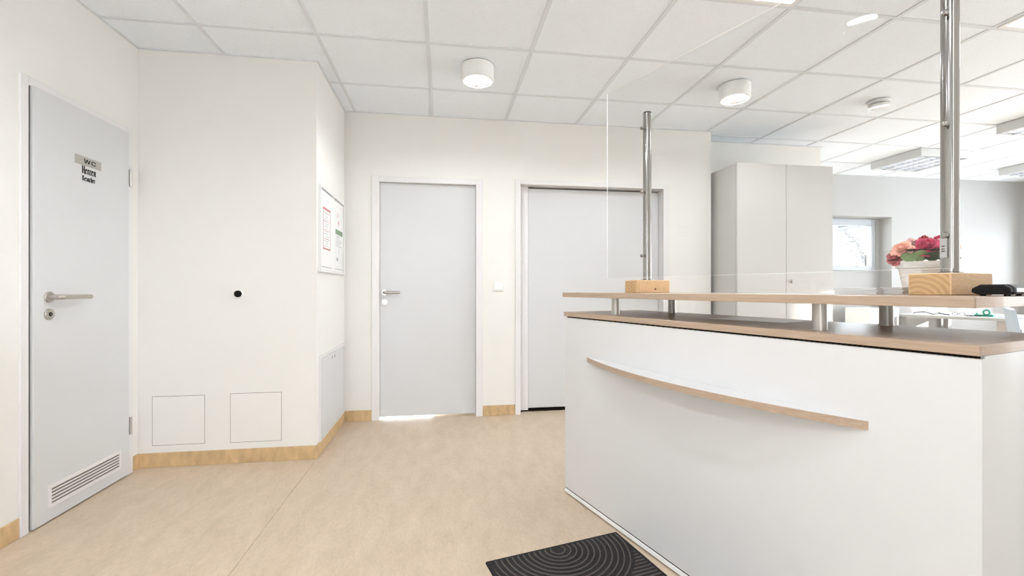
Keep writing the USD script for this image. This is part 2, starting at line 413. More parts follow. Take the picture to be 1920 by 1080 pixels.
# ---------------------------------------------------------------- blackletter lettering, drawn with a slanted nib
def nib_text(word, h):
    G = {
        'H': (0.80, [[(0.04, 1.38), (0.20, 1.42), (0.20, 0.04), (0.06, 0.0)], [(0.48, 1.40), (0.64, 1.42), (0.64, 0.08), (0.74, 0.0)], [(0.20, 0.72), (0.64, 0.72)], [(0.20, 0.80), (0.64, 0.80)]]),
        'B': (0.80, [[(0.02, 1.30), (0.16, 1.42), (0.16, 0.08)], [(0.02, 0.0), (0.42, 0.0), (0.60, 0.2), (0.58, 0.55), (0.20, 0.78)], [(0.20, 0.78), (0.52, 0.98), (0.50, 1.28), (0.16, 1.42)]]),
        'e': (0.52, [[(0.10, 0.86), (0.10, 0.16), (0.24, 0.0), (0.42, 0.14)], [(0.10, 0.86), (0.26, 1.0), (0.40, 0.78), (0.12, 0.50)]]),
        'r': (0.44, [[(0.02, 0.88), (0.12, 0.98), (0.12, 0.12), (0.22, 0.0)], [(0.14, 0.80), (0.30, 1.0), (0.40, 0.86)]]),
        'n': (0.62, [[(0.02, 0.88), (0.12, 0.98), (0.12, 0.10), (0.02, 0.0)], [(0.14, 0.80), (0.34, 1.0), (0.46, 0.84), (0.46, 0.12), (0.56, 0.0)]]),
        's': (0.46, [[(0.38, 0.92), (0.22, 1.0), (0.08, 0.82), (0.10, 0.58), (0.36, 0.46), (0.36, 0.14), (0.18, 0.0), (0.04, 0.08)]]),
        'u': (0.62, [[(0.02, 0.90), (0.12, 0.98), (0.12, 0.16), (0.26, 0.0), (0.44, 0.14)], [(0.36, 0.92), (0.46, 0.98), (0.46, 0.10), (0.56, 0.0)]]),
        'c': (0.48, [[(0.38, 0.88), (0.24, 1.0), (0.10, 0.84), (0.10, 0.16), (0.24, 0.0), (0.40, 0.12)]]),
        'h': (0.62, [[(0.12, 1.45), (0.12, 0.10), (0.02, 0.0)], [(0.14, 0.80), (0.34, 1.0), (0.46, 0.82), (0.46, 0.10), (0.36, -0.14)]]),
    }
    nib = np.array([0.105, 0.045])
    polys, x = [], 0.0
    for ch in word:
        w, strokes = G[ch]
        for st in strokes:
            for a, b in zip(st[:-1], st[1:]):
                a, b = np.array(a) + [x, 0], np.array(b) + [x, 0]
                polys.append(Polygon(np.vstack([a - nib, a + nib, b + nib, b - nib])).convex_hull.buffer(0.012))
        x += w + 0.06
    u = union_all(polys)
    return affinity.scale(u, h / 1.42, h / 1.42, origin=(0, 0)), x * h / 1.42

# ---------------------------------------------------------------- door_1: WC door on the left wall
d1 = thing('door_1', kind='structure')
XF = XL + 0.010
# frame: three strips round the leaf
part(d1, 'frame', cat(bx(XL - 0.02, XF, 2.284, 2.325, 0, 2.035, 0.002), bx(XL - 0.02, XF, 2.955, 3.012, 0, 2.035, 0.002), bx(XL - 0.02, XF, 2.325, 2.955, 1.995, 2.035, 0.002)), 'frame_lacquer')
part(d1, 'seal', bx(XL - 0.005, XL + 0.0008, 2.320, 2.337, 0.005, 2.0), 'gap_black')
XD = -1.8165
part(d1, 'leaf', bx(XL + 0.001, XD, 2.336, 2.963, 0.007, 2.0, 0.0015), 'white_lacquer')
handle_set(d1, (XD, 2.416, 1.050), (0, 1, 0), (1, 0, 0), lever=0.17)
for z in (0.237, 1.687):
    part(d1, 'hinge', cyl((XD + 0.004, 2.973, z), (XD + 0.004, 2.973, z + 0.10), 0.0065, 12), 'steel_brushed', smooth=30)
sg = part(d1, 'sign_plate', bx(XD, XD + 0.0025, 2.569, 2.742, 1.719, 1.764, 0.0006), 'sign_silver')
def door_text(poly, w, yc, z, nm):
    m = on_plane(ext(poly, 0, 0.0008), (XD + 0.0002, yc - w / 2, z), (0, 1, 0), (0, 0, 1))
    return m
def wide(ch, x, h=0.0205, k=1.62):
    m = meshkit.text_mesh(ch, h, 0.0008, bold=True)
    m.apply_translation([-m.bounds[0][0], 0, 0])
    m.apply_scale([k, 1, 1])
    w = m.bounds[1][0]
    m.apply_translation([x, 0, 0])
    return m, x + w
wA, xe = wide('W', 0.0)
wB, xe = wide('C', xe + 0.006)
wc = cat(wA, wB)
wc.apply_translation([-xe / 2, 0, 0])
part(sg, 'lettering', on_plane(wc, (XD + 0.0025, 2.662, 1.7315), (0, 1, 0), (0, 0, 1)), 'print_black', label='WC in black extended capitals')
tp, tw = nib_text('Herren', 0.037)
part(d1, 'lettering', door_text(tp, tw, 2.660, 1.678, 'h'), 'print_black', label='Herren in black blackletter')
tp, tw = nib_text('Besucher', 0.025)
part(d1, 'lettering', door_text(tp, tw, 2.658, 1.642, 'b'), 'print_black', label='Besucher in small black blackletter')
vg = part(d1, 'vent_grille', cat(bx(XD - 0.001, XD + 0.004, 2.414, 2.893, 0.158, 0.172), bx(XD - 0.001, XD + 0.004, 2.414, 2.893, 0.066, 0.080),
                                bx(XD - 0.001, XD + 0.004, 2.414, 2.428, 0.080, 0.158), bx(XD - 0.001, XD + 0.004, 2.879, 2.893, 0.080, 0.158)), 'frame_lacquer')
part(vg, 'recess', bx(XD - 0.0005, XD + 0.0004, 2.428, 2.879, 0.080, 0.158), 'vent_shadow')
for k in range(6):
    z = 0.080 + 0.078 * k / 5
    s = bx(XD + 0.0006, XD + 0.0036, 2.428, 2.879, z - (0.0036 if k else 0.0), z + (0.0036 if k < 5 else 0.0))
    part(vg, 'slat', s, 'frame_lacquer')
part(vg, 'screw', cyl((XD + 0.003, 2.69, 0.090), (XD + 0.0048, 2.69, 0.090), 0.004, 10), 'steel_brushed')

# ---------------------------------------------------------------- door_2: closed door in the back wall
d2 = thing('door_2', kind='structure')
def casing(x0, x1, zt, w0, w1, wt, deep):
    yf = YB - 0.008
    return cat(bx(x0, x0 + w0, yf, YB + deep, 0, zt, 0.0015), bx(x1 - w1, x1, yf, YB + deep, 0, zt, 0.0015), bx(x0 + w0, x1 - w1, yf, YB + deep, zt - wt, zt, 0.0015))
part(d2, 'frame', casing(-0.588, 0.332, 2.024, 0.060, 0.058, 0.044, 0.14), 'frame_lacquer')
part(d2, 'leaf', bx(-0.527, 0.273, YB + 0.030, YB + 0.070, 0.020, 1.979, 0.0015), 'white_lacquer')
handle_set(d2, (-0.487, YB + 0.030, 1.060), (1, 0, 0), (0, -1, 0), keyhole=False, lever=0.118)

# ---------------------------------------------------------------- door_3: wide door in a deep frame
d3 = thing('door_3', kind='structure')
part(d3, 'frame', casing(0.614, 2.033, 2.036, 0.047, 0.053, 0.038, 0.16), 'frame_lacquer')
part(d3, 'stop', bx(0.661, 0.744, YB + 0.088, YB + 0.13, 0.0, 1.998), 'frame_lacquer')
part(d3, 'leaf', bx(0.7455, 1.979, YB + 0.090, YB + 0.130, 0.030, 1.985, 0.0015), 'white_lacquer')
part(d3, 'threshold', bx(0.661, 1.98, YB + 0.086, YB + 0.135, 0.0, 0.012), 'gap_black')
handle_set(d3, (1.90, YB + 0.090, 1.060), (-1, 0, 0), (0, -1, 0), keyhole=False, lever=0.118, key=False)

# ---------------------------------------------------------------- window_1 in the niche, window_2 and _3 in the right wall
w1 = thing('window_1', kind='structure')
fx0, fx1 = NX0, NX1 - 0.08
yA, yBk = NY - 0.012, NY + 0.06
def window_frame(x0, x1, z0, z1, w):
    return cat(bx(x0, x0 + w, yA, yBk, z0, z1, 0.004), bx(x1 - w, x1, yA, yBk, z0, z1, 0.004), bx(x0 + w, x1 - w, yA, yBk, z1 - 0.085, z1, 0.004), bx(x0 + w, x1 - w, yA, yBk, z0, z0 + w, 0.004))
part(w1, 'window_frame', window_frame(fx0, fx1, WZ0, WZ1, 0.055), 'window_frame')
yA += 0.006
part(w1, 'mullion', bx(5.045, 5.105, yA, yBk, WZ0 + 0.05, WZ1 - 0.05, 0.004), 'plastic_white')
part(w1, 'pane', bx(fx0 + 0.05, 5.046, NY + 0.026, NY + 0.032, WZ0 + 0.05, WZ1 - 0.05), 'window_glass')
part(w1, 'pane', bx(5.104, fx1 - 0.05, NY + 0.026, NY + 0.032, WZ0 + 0.05, WZ1 - 0.05), 'window_glass')
part(w1, 'gasket', cat(bx(fx1 - 0.003, fx1 + 0.004, NY - 0.016, NY - 0.002, WZ0 - 0.01, WZ1 - 0.03), bx(fx0, fx1 + 0.004, NY - 0.016, NY - 0.002, WZ0 - 0.012, WZ0 - 0.004)), 'desk_grey')
for wn, (ya, yb) in (('window_2', (WR[0], WR[1])), ('window_3', WR3)):
    w2 = thing(wn, kind='structure')
    z0, z1 = (0.92, 2.02) if wn == 'window_2' else (0.30, 2.40)
    x0, x1 = XE + 0.09, XE + 0.15
    part(w2, 'window_frame', cat(bx(x0, x1, ya, ya + 0.07, z0, z1), bx(x0, x1, yb - 0.07, yb, z0, z1), bx(x0, x1, ya + 0.07, yb - 0.07, z0, z0 + 0.07), bx(x0, x1, ya + 0.07, yb - 0.07, z1 - 0.07, z1)), 'window_frame')
    ym = (ya + yb) / 2
    part(w2, 'mullion', bx(x0, x1, ym - 0.04, ym + 0.04, z0 + 0.07, z1 - 0.07), 'window_frame')
    part(w2, 'pane', bx(x0 + 0.025, x0 + 0.031, ya + 0.07, ym - 0.04, z0 + 0.07, z1 - 0.07), 'window_glass')
    part(w2, 'pane', bx(x0 + 0.025, x0 + 0.031, ym + 0.04, yb - 0.07, z0 + 0.07, z1 - 0.07), 'window_glass')
    part(w2, 'sill', bx(XE - 0.03, x0, ya, yb, z0 - 0.025, z0), 'plastic_white')

w4 = thing('window_4', kind='structure')
xa, xb = REAR
ya_, yb_ = Y0 - 0.15, Y0 - 0.09
part(w4, 'window_frame', cat(bx(xa, xa + 0.07, ya_, yb_, 0.1, 2.35), bx(xb - 0.07, xb, ya_, yb_, 0.1, 2.35), bx(xa + 0.07, xb - 0.07, ya_, yb_, 0.1, 0.17), bx(xa + 0.07, xb - 0.07, ya_, yb_, 2.28, 2.35)), 'window_frame')
part(w4, 'pane', bx(xa + 0.07, xb - 0.07, ya_ + 0.025, ya_ + 0.031, 0.17, 2.28), 'window_glass')

# ---------------------------------------------------------------- outside the niche window
single('outdoor_ground', bx(-2, 26, 5.75, 40, -0.6, -0.5), 'outdoor_ground', kind='structure')
ev = thing('roof_eave', 'grey roof overhang seen through the office window above the tree', 'roof eave', (0, 0, 0))
part(ev, 'soffit', ext(Polygon([(3.4, 5.42), (6.38, 5.42), (7.3, 8.2), (3.4, 8.2)]), 2.12, 2.16), 'eave_grey')
part(ev, 'fascia', ext(LineString([(6.38, 5.42), (7.3, 8.2), (3.4, 8.2)]).buffer(0.02, cap_style=2), 2.105, 2.30), 'eave_grey')

rng = np.random.default_rng(8)
tr = thing('tree', 'sparse budding tree with bare slanting branches outside the office window', 'tree', (11.6, 10.2, -0.5))
def limb(a, b, r0, r1, bend=0.25, n=5):
    a, b = np.array(a, float), np.array(b, float)
    pts = [a + (b - a) * t + rng.normal(0, bend * 0.25, 3) * math.sin(PI * t) for t in np.linspace(0, 1, n)]
    rs = np.linspace(r0, r1, n)
    return cat(*[cyl(p, q, ra, 8, rb) for p, q, ra, rb in zip(pts[:-1], pts[1:], rs[:-1], rs[1:])]), pts
tm, _ = limb((0, 0, 0), (0.1, 0.1, 1.3), 0.13, 0.10)
part(tr, 'trunk', tm, 'bark', smooth=40)
tips = []
ux = np.array([_c, -_s, 0.0])            # sideways as seen from the room
for (s0, z0, s1, z1, r) in [(0.0, 1.2, 2.0, 3.3, 0.040), (0.0, 1.0, 1.5, 3.9, 0.035), (-0.3, 1.4, 1.6, 2.5, 0.03), (0, 1.25, -1.6, 3.5, 0.04), (-1.2, 1.7, 1.2, 3.0, 0.035), (0, 1.2, -1.2, 2.4, 0.03),
                            (-1.9, 1.5, 0.6, 3.4, 0.028), (-2.2, 2.0, 0.2, 4.2, 0.028), (0.1, 1.1, 2.3, 2.4, 0.03)]:
    a = ux * (s0 if abs(s0) < 0.5 else s0 * 0.25) + [0, 0, z0]
    b = ux * s1 + [rng.normal(0, 0.2), rng.normal(0, 0.5), z1]
    bm, pts = limb(a, b, r * 1.9, r * 0.8, 0.4, 7)
    part(tr, 'branch', bm, 'bark', smooth=40)
    tips += pts[1:]
twm, lv, lf = [], [], []
for p in tips:
    for k in range(6):
        q = p + rng.normal(0, 1, 3) * [0.35, 0.35, 0.35]
        twm.append(cyl(p, q, 0.010, 5))
        for j in range(9):
            c = p + (q - p) * rng.uniform(0.3, 1.15) + rng.normal(0, 0.07, 3)
            e1, e2 = rng.normal(0, 1, 3), rng.normal(0, 1, 3)
            e1 /= np.linalg.norm(e1); e2 -= e1 * (e1 @ e2); e2 /= np.linalg.norm(e2)
            o = len(lv)
            lv += [c - e1 * 0.045, c + e2 * 0.022, c + e1 * 0.045, c - e2 * 0.022]
            lf += [[o, o + 1, o + 2], [o, o + 2, o + 3]]
part(tr, 'twigs', cat(*twm), 'bark', kind='stuff')
part(tr, 'foliage', trimesh.Trimesh(lv, lf, process=False), 'tree_leaf', kind='stuff')

# ================================================================ CEILING FITTINGS
# recessed light panels
HALL_NAMES = ['left one', 'right one']
led_labels = {**{k: 'square white ceiling light panel behind the viewer, ' + n for k, n in zip(HALL, HALL_NAMES)}, (4, 0): 'square white light panel in the ceiling at the top edge left of the near pole', (7, 0): 'square white light panel in the ceiling at the top right corner'}
for key, (x0, x1, y0, y1) in led_boxes.items():
    t = thing('recessed_luminaire', led_labels[key], 'ceiling light', ((x0 + x1) / 2, (y0 + y1) / 2, CEIL))
    h = (x1 - x0) / 2 - 0.013
    ring = sbox(-h, -h, h, h).difference(sbox(-h + 0.022, -h + 0.022, h - 0.022, h - 0.022))
    part(t, 'frame', ext(ring, -0.004, 0.03), 'plastic_white')
    part(t, 'diffuser', bx(-h + 0.022, h - 0.022, -h + 0.022, h - 0.022, 0.0, 0.02), 'hall_glow' if key in HALL else 'panel_glow')

def downlight(loc, label):
    t = thing('downlight', label, 'ceiling light', loc)
    part(t, 'housing', lathe([(0.100, 0.0), (0.105, -0.004), (0.105, -0.098), (0.102, -0.102), (0.094, -0.102), (0.094, -0.094), (0.094, 0.0), (0.100, 0.0)], 48), 'plastic_white', smooth=35)
    part(t, 'reflector', lathe([(0.093, -0.097), (0.088, -0.088), (0.078, -0.060), (0.066, -0.035), (0.050, -0.015), (0.0, -0.012)], 48), 'reflector', smooth=True)
    part(t, 'lamp', cat(bx(-0.024, -0.008, -0.060, 0.060, -0.078, -0.062, 0.005), bx(0.008, 0.024, -0.060, 0.060, -0.078, -0.062, 0.005)), 'lamp_tube')
    return t
downlight((0.221, 2.974, CEIL), 'white round downlight on the ceiling in front of the back wall doors, lamp glaring')
dl = [('white round downlight on the ceiling above the acrylic screen and right of the other', (2.06, 2.985)), ('round downlight on the ceiling just above the viewer', (0.20, 1.23)), ('round downlight on the ceiling near the left wall', (-1.26, 1.08))]
for lab, (x, y) in dl:
    copy_of('/World/downlight', 'downlight', lab, 'ceiling light', (x, y, CEIL))

sd = thing('smoke_detector', 'small white round smoke detector on the ceiling beside the rear pole', 'smoke detector', (3.336, 3.069, CEIL))
part(sd, 'base', lathe([(0, 0), (0.072, 0), (0.072, -0.018), (0.064, -0.022), (0, -0.022)], 40), 'plastic_white', smooth=30)
part(sd, 'chamber', lathe([(0.052, -0.022), (0.052, -0.034), (0.0, -0.034)], 40), 'print_grey', smooth=30)
part(sd, 'cap', lathe([(0.0, -0.030), (0.066, -0.032), (0.068, -0.046), (0.050, -0.056), (0, -0.058)], 40), 'plastic_white', smooth=30)

def louvre_lamp(loc, label):
    t = thing('louvre_luminaire', label, 'ceiling light', loc)
    w, l, hh = 0.30, 0.28, 0.082
    part(t, 'housing', cat(bx(-w, -w + 0.012, -l, l, -hh, 0), bx(w - 0.012, w, -l, l, -hh, 0), bx(-w + 0.012, w - 0.012, -l, -l + 0.012, -hh, 0), bx(-w + 0.012, w - 0.012, l - 0.012, l, -hh, 0), bx(-w + 0.012, w - 0.012, -l + 0.012, l - 0.012, -0.01, 0)), 'luminaire_grey')
    for k in range(4):
        x = -w + 0.012 + (2 * w - 0.024) * (k + 0.5) / 4
        part(t, 'tube', cyl((x, -l + 0.02, -0.030), (x, l - 0.02, -0.030), 0.010, 12), 'louvre_tube', smooth=40)
    for k in range(5):
        x = -w + 0.02 + (2 * w - 0.04) * k / 4
        part(t, 'long_blade', bx(x - 0.003, x + 0.003, -l + 0.012, l - 0.012, -hh + 0.001, -hh + 0.042), 'louvre_blade')
    for k in range(9):
        y = -l + 0.04 + (2 * l - 0.08) * k / 8
        part(t, 'cross_blade', bx(-w + 0.012, w - 0.012, y - 0.002, y + 0.002, -hh + 0.003, -hh + 0.036), 'louvre_blade')
    return t
louvre_lamp((5.16, 4.29, CEIL), 'grey louvred surface light on the office ceiling, partly behind the near pole')
copy_of('/World/louvre_luminaire', 'louvre_luminaire', 'grey louvred surface light on the office ceiling, upper one cut by the right edge', 'ceiling light', (5.155, 3.083, CEIL))
copy_of('/World/louvre_luminaire', 'louvre_luminaire', 'grey louvred surface light farthest right near the far office wall', 'ceiling light', (6.945, 4.30, CEIL))

# ================================================================ WALL FITTINGS
def hatch(x0, x1, z0, z1, label):
    t = thing('access_panel', label, 'access panel', ((x0 + x1) / 2, YS, (z0 + z1) / 2))
    w, h = (x1 - x0) / 2, (z1 - z0) / 2
    part(t, 'joint', bx(-w, w, -0.0006, 0.001, -h, h), 'joint_dark')
    part(t, 'plate', bx(-w + 0.0022, w - 0.0022, -0.0022, 0.001, -h + 0.0022, h - 0.0022, 0.0008), 'wall_paint')
hatch(-1.757, -1.462, 0.131, 0.432, 'square flush access panel low on the shaft face, left one nearer the WC door')
hatch(-1.317, -1.015, 0.128, 0.436, 'square flush access panel low on the shaft face, right one below the black bumper')

bp = thing('wall_bumper', 'small black rubber door stop with a pale ring on the shaft face', 'door stop', (-1.267, YS, 1.058))
part(bp, 'ring', on_plane(lathe([(0, 0), (0.027, 0), (0.027, 0.006), (0.022, 0.010), (0.0, 0.010)], 32), (0, 0, 0), (1, 0, 0), (0, 0, 1)), 'plastic_white', smooth=30)
part(bp, 'buffer', on_plane(lathe([(0, 0.008), (0.0205, 0.008), (0.0205, 0.020), (0.016, 0.026), (0, 0.027)], 32), (0, 0, 0), (1, 0, 0), (0, 0, 1)), 'rubber_black', smooth=30)

nb = thing('notice_board', 'white framed notice board with two safety sheets on the shaft side wall', 'notice board', (XS, 3.46, 1.20))
# local y along the wall, z up, x outwards
a0, a1 = 3.118 - 3.46, 3.845 - 3.46
part(nb, 'backing', bx(0, 0.008, a0, a1, 0.0, 0.575, 0.002), 'plastic_white')
part(nb, 'frame', cat(bx(0.008, 0.016, a0, a0 + 0.018, 0, 0.575, 0.002), bx(0.008, 0.016, a1 - 0.018, a1, 0, 0.575, 0.002), bx(0.008, 0.016, a0 + 0.018, a1 - 0.018, 0.557, 0.575, 0.002), bx(0.008, 0.016, a0 + 0.018, a1 - 0.018, 0, 0.018, 0.002)), 'frame_lacquer')
for y0, y1 in ((3.168 - 3.46, 3.447 - 3.46), (3.535 - 3.46, 3.815 - 3.46)):
    part(nb, 'clip_rail', bx(0.008, 0.0105, y0, y1, 0.036, 0.040), 'print_grey')
    part(nb, 'clip_rail', bx(0.008, 0.0105, y0, y1, 0.552, 0.556), 'print_grey')
s1 = part(nb, 'sheet', bx(0.008, 0.0088, 3.203 - 3.46, 3.400 - 3.46, 0.158, 0.442), 'paper', label='white sheet with a red border')
y0, y1 = 3.203 - 3.46, 3.400 - 3.46
part(s1, 'red_border', cat(bx(0.0088, 0.0094, y0, y0 + 0.006, 0.158, 0.442), bx(0.0088, 0.0094, y1 - 0.006, y1, 0.158, 0.442), bx(0.0088, 0.0094, y0, y1, 0.428, 0.442), bx(0.0088, 0.0094, y0, y1, 0.158, 0.168)), 'print_red')
rg = np.random.default_rng(3)
part(s1, 'print_rows', cat(*[bx(0.0088, 0.0093, y0 + 0.012, y1 - 0.012, z, z + 0.003) for z in (0.408, 0.352, 0.290, 0.228)], ), 'print_pale_red')
part(s1, 'small_print', cat(*[bx(0.0088, 0.0093, y0 + rg.uniform(0.02, 0.08), y1 - rg.uniform(0.03, 0.09), z, z + 0.0035) for z in np.linspace(0.18, 0.40, 14)]), 'print_grey')
s2 = part(nb, 'sheet', bx(0.008, 0.0088, 3.552 - 3.46, 3.795 - 3.46, 0.085, 0.475), 'paper', label='white sheet with a green heading and a red mark')
y0, y1 = 3.560 - 3.46, 3.790 - 3.46
part(s2, 'heading', bx(0.0088, 0.0094, y0, y1, 0.302, 0.338), 'print_green')
part(s2, 'red_mark', cat(*[rot(bx(0.0088, 0.0093, 3.63 - 3.46, 3.68 - 3.46, 0.390 - 0.004, 0.390 + 0.004), a, (1, 0, 0), (0, 3.655 - 3.46, 0.390)) for a in (0, 60, 120)], bx(0.0088, 0.0093, 3.62 - 3.46, 3.632 - 3.46, 0.43, 0.462)), 'print_pale_red')
part(s2, 'small_print', cat(*[bx(0.0088, 0.0093, y0 + 0.015, y1 - rg.uniform(0.03, 0.12), z, z + 0.004) for z in np.linspace(0.21, 0.29, 7)], bx(0.0088, 0.0093, 3.665 - 3.46, 3.672 - 3.46, 0.150, 0.205), bx(0.0088, 0.0093, 3.59 - 3.46, 3.64 - 3.46, 0.100, 0.125)), 'print_grey')

lh = thing('service_hatch', 'wide white service hatch door low on the shaft side wall below the notice board', 'service hatch', (XS, 3.496, 0.0))
part(lh, 'frame', cat(bx(0, 0.010, -0.368, -0.352, 0.0885, 0.648), bx(0, 0.010, 0.352, 0.368, 0.0885, 0.648), bx(0, 0.010, -0.352, 0.352, 0.632, 0.648), bx(0, 0.010, -0.352, 0.352, 0.0885, 0.098)), 'frame_lacquer')
part(lh, 'joint', bx(0, 0.004, -0.352, 0.352, 0.098, 0.632), 'joint_dark')
part(lh, 'hatch_door', bx(0.002, 0.008, -0.349, 0.349, 0.101, 0.629, 0.001), 'white_lacquer')
for yk in (-0.03, 0.04):
    part(lh, 'lock', cyl((0.006, yk, 0.594), (0.0105, yk, 0.594), 0.009, 14), 'steel_brushed', smooth=30)

sw = thing('light_switch', 'square white light switch between the two back wall doors', 'light switch', (0.468, YB, 1.112))
part(sw, 'frame', bx(-0.0425, 0.0425, -0.009, 0.001, -0.0425, 0.0425, 0.003), 'plastic_white')
part(sw, 'rocker', rot(bx(-0.031, 0.031, -0.014, -0.006, -0.031, 0.031, 0.002), -3.5, (1, 0, 0)), 'plastic_white')
part(sw, 'indicator', cyl((0, -0.0145, 0.004), (0, -0.0120, 0.004), 0.003, 10), 'print_grey')

# ================================================================ RECEPTION COUNTER
CA = np.array([0.6436, 2.3722])
CD, CN = np.array([0.29864, -0.95436]), np.array([0.95436, 0.29864])
CROT = math.degrees(math.atan2(CD[1], CD[0]))
L = 1.634
ct = thing('reception_counter', 'white reception counter with oak worktop, raised oak shelf and curved rail', 'reception counter', (CA[0], CA[1], 0), CROT)
ZW0, ZW1, ZS0, ZS1 = 0.9424, 0.9655, 1.0452, 1.0691
part(ct, 'front_panel', bx(0.0, L + 0.003, 0.0, 0.019, 0.0295, 0.9365, 0.0012), 'panel_white')
part(ct, 'plinth_joint', bx(0.004, L, 0.001, 0.018, 0.0255, 0.0296), 'gap_black')
part(ct, 'end_panel', bx(L - 0.022, L + 0.001, 0.0215, 0.47, 0.008, 0.9425, 0.001), 'panel_white')
part(ct, 'end_panel', bx(0.002, 0.024, 0.0215, 0.47, 0.008, 0.9425, 0.001), 'panel_white')
part(ct, 'joint_strip', bx(L - 0.02, L - 0.0015, 0.0186, 0.0219, 0.03, 0.935), 'gap_black')
part(ct, 'inner_shelf', bx(0.026, L - 0.024, 0.03, 0.46, 0.70, 0.72), 'panel_white')
part(ct, 'spacer', bx(0.012, L - 0.006, 0.008, 0.0205, 0.9355, 0.9432), 'gap_black')
part(ct, 'plinth', bx(0.003, L + 0.001, -0.0035, 0.017, 0.0065, 0.0258, 0.0015), 'plinth_light')
for q in (0.06, L / 2, L - 0.06):
    part(ct, 'levelling_foot', cyl((q, 0.06, 0.0), (q, 0.06, 0.030), 0.02, 16), 'rubber_black')
part(ct, 'base_board', bx(0.03, L - 0.03, 0.03, 0.46, 0.028, 0.046), 'panel_white')
part(ct, 'worktop', bx(-0.003, L + 0.001, -0.004, 0.50, ZW0, ZW1, 0.0012), 'oak_laminate')
part(ct, 'worktop_edge', cat(bx(-0.003, L + 0.0018, -0.0052, -0.0038, ZW0 + 0.0008, ZW1 - 0.0008), bx(L + 0.0008, L + 0.0022, -0.0052, 0.499, ZW0 + 0.0008, ZW1 - 0.0008)), 'oak_edge')
part(ct, 'raised_shelf', bx(-0.006, L - 0.004, -0.010, 0.64, ZS0, ZS1, 0.0012), 'oak_laminate')
part(ct, 'shelf_edge', cat(bx(-0.006, L - 0.0032, -0.0112, -0.0098, ZS0 + 0.0008, ZS1 - 0.0008), bx(L - 0.0042, L - 0.0028, -0.0112, 0.639, ZS0 + 0.0008, ZS1 - 0.0008)), 'oak_edge')
def counter_at(px, n=None, d=None):
    """local (d, n) of the point where the pixel column meets the line n = const or d = const in the counter's plan"""
    r = ray(px)[:2]
    A2 = np.array([CA @ CD, CA @ CN])
    rd, rn = r @ CD, r @ CN
    t = (n + A2[1]) / rn if n is not None else (d + A2[0]) / rd
    return np.array([rd * t - A2[0], rn * t - A2[1]])
posts = [counter_at(1154.5, n=0.075), counter_at(1537, n=0.080), counter_at(1260, n=0.44), counter_at(1662, n=0.46)]
for q in posts:
    part(ct, 'post', cat(cyl((q[0], q[1], ZW1), (q[0], q[1], ZS0), 0.0195, 28), cyl((q[0], q[1], ZW1), (q[0], q[1], ZW1 + 0.004), 0.0215, 28)), 'post_grey', smooth=30)
# bow-fronted rail
ra, rb, rp = 0.203, 1.425, 0.100
hl = (rb - ra) / 2
R = (hl * hl + rp * rp) / (2 * rp)
xs = np.linspace(ra, rb, 61)
ys = -(np.sqrt(R * R - (xs - (ra + rb) / 2) ** 2) - (R - rp)) - 0.0015
bow = Polygon(list(zip(xs, ys)) + [(rb, 0.001), (ra, 0.001)])
rl = part(ct, 'curved_rail', ext(bow, 0.727, 0.7495), 'oak_edge', smooth=20)
part(rl, 'rail_top', ext(bow.buffer(-0.0008), 0.7494, 0.7506), 'panel_white')

# ================================================================ ACRYLIC SCREEN on two wooden blocks
P1, P2 = ray(1213.5)[:2] * 2.25, ray(1781.0)[:2] * 1.30
pv = (P2 - P1)
DP = np.linalg.norm(pv)
pv /= DP
SROT = math.degrees(math.atan2(pv[1], pv[0]))
sc = thing('acrylic_screen', 'clear acrylic sneeze guard on two chrome poles set in pine blocks on the counter shelf', 'sneeze guard', (P1[0], P1[1], ZS1), SROT)
# local x along the pane (towards the viewer), y to the staff side
BH2 = 0.0615
# the blocks: long side turned about 79 degrees from the depth axis
BANG = math.degrees(math.atan2(math.cos(math.radians(79)), math.sin(math.radians(79)))) - (SROT + 90)
def block(cx):
    def tf(m):
        rot(m, BANG)
        m.apply_translation([cx, 0, 0])
        return m
    W2, L2 = 0.095, 0.050
    end_grain('pine_end_near' if cx else 'pine_end', cx)
    b = part(sc, 'wood_block', tf(bx(-L2, L2, -W2, W2, 0.0, BH2, 0.0025)), 'pine_long')
    part(b, 'end_grain', tf(bx(-L2 + 0.004, L2 - 0.004, -W2 - 0.0008, -W2 + 0.001, 0.003, BH2 - 0.003)), 'pine_end_near' if cx else 'pine_end')
    return b, tf
b1, tf1 = block(0.0)
b2, tf2 = block(DP)
kn = tf1(cyl((0.0496, 0.01, 0.018), (0.0506, 0.01, 0.018), 0.005, 12))
part(b1, 'knot', kn, 'pine_knot')
pole_top = 0.92 + EYE_H - ZS1 - 0.02
for cx in (0.0, DP):
    zt = 0.887 if cx == 0 else 0.99
    pl = part(sc, 'pole', cyl((cx, 0, BH2), (cx, 0, zt), 0.0205, 36), 'chrome', smooth=30)
    part(pl, 'pole_cap', lathe([(0, 0.004), (0.018, 0.004), (0.0208, 0.0), (0.0208, -0.004), (0, -0.004)], 36).apply_translation([cx, 0, zt]), 'metal_dark', smooth=30)
    part(pl, 'flange', lathe([(0, 0), (0.031, 0), (0.031, 0.0025), (0.024, 0.005), (0.0, 0.005)], 36).apply_translation([cx, 0, BH2]), 'chrome', smooth=30)
    for z in (0.165, 0.478, 0.790):
        zz = z + EYE_H - ZS1 + (0.0 if cx == 0 else -0.012)
        part(pl, 'clamp_bolt', cat(cyl((cx - 0.0005, -0.045, zz), (cx - 0.0005, -0.018, zz), 0.0042, 12), on_plane(lathe([(0, 0.008), (0.006, 0.007), (0.0085, 0.003), (0.0085, 0.0), (0, 0)], 18), (cx - 0.0005, -0.0375, zz), (1, 0, 0), (0, 0, 1))), 'chrome', smooth=35)
PX0, PX1, PZ0, PZ1 = -0.244, DP + 0.016, 1.145 - ZS1, 2.132 - ZS1
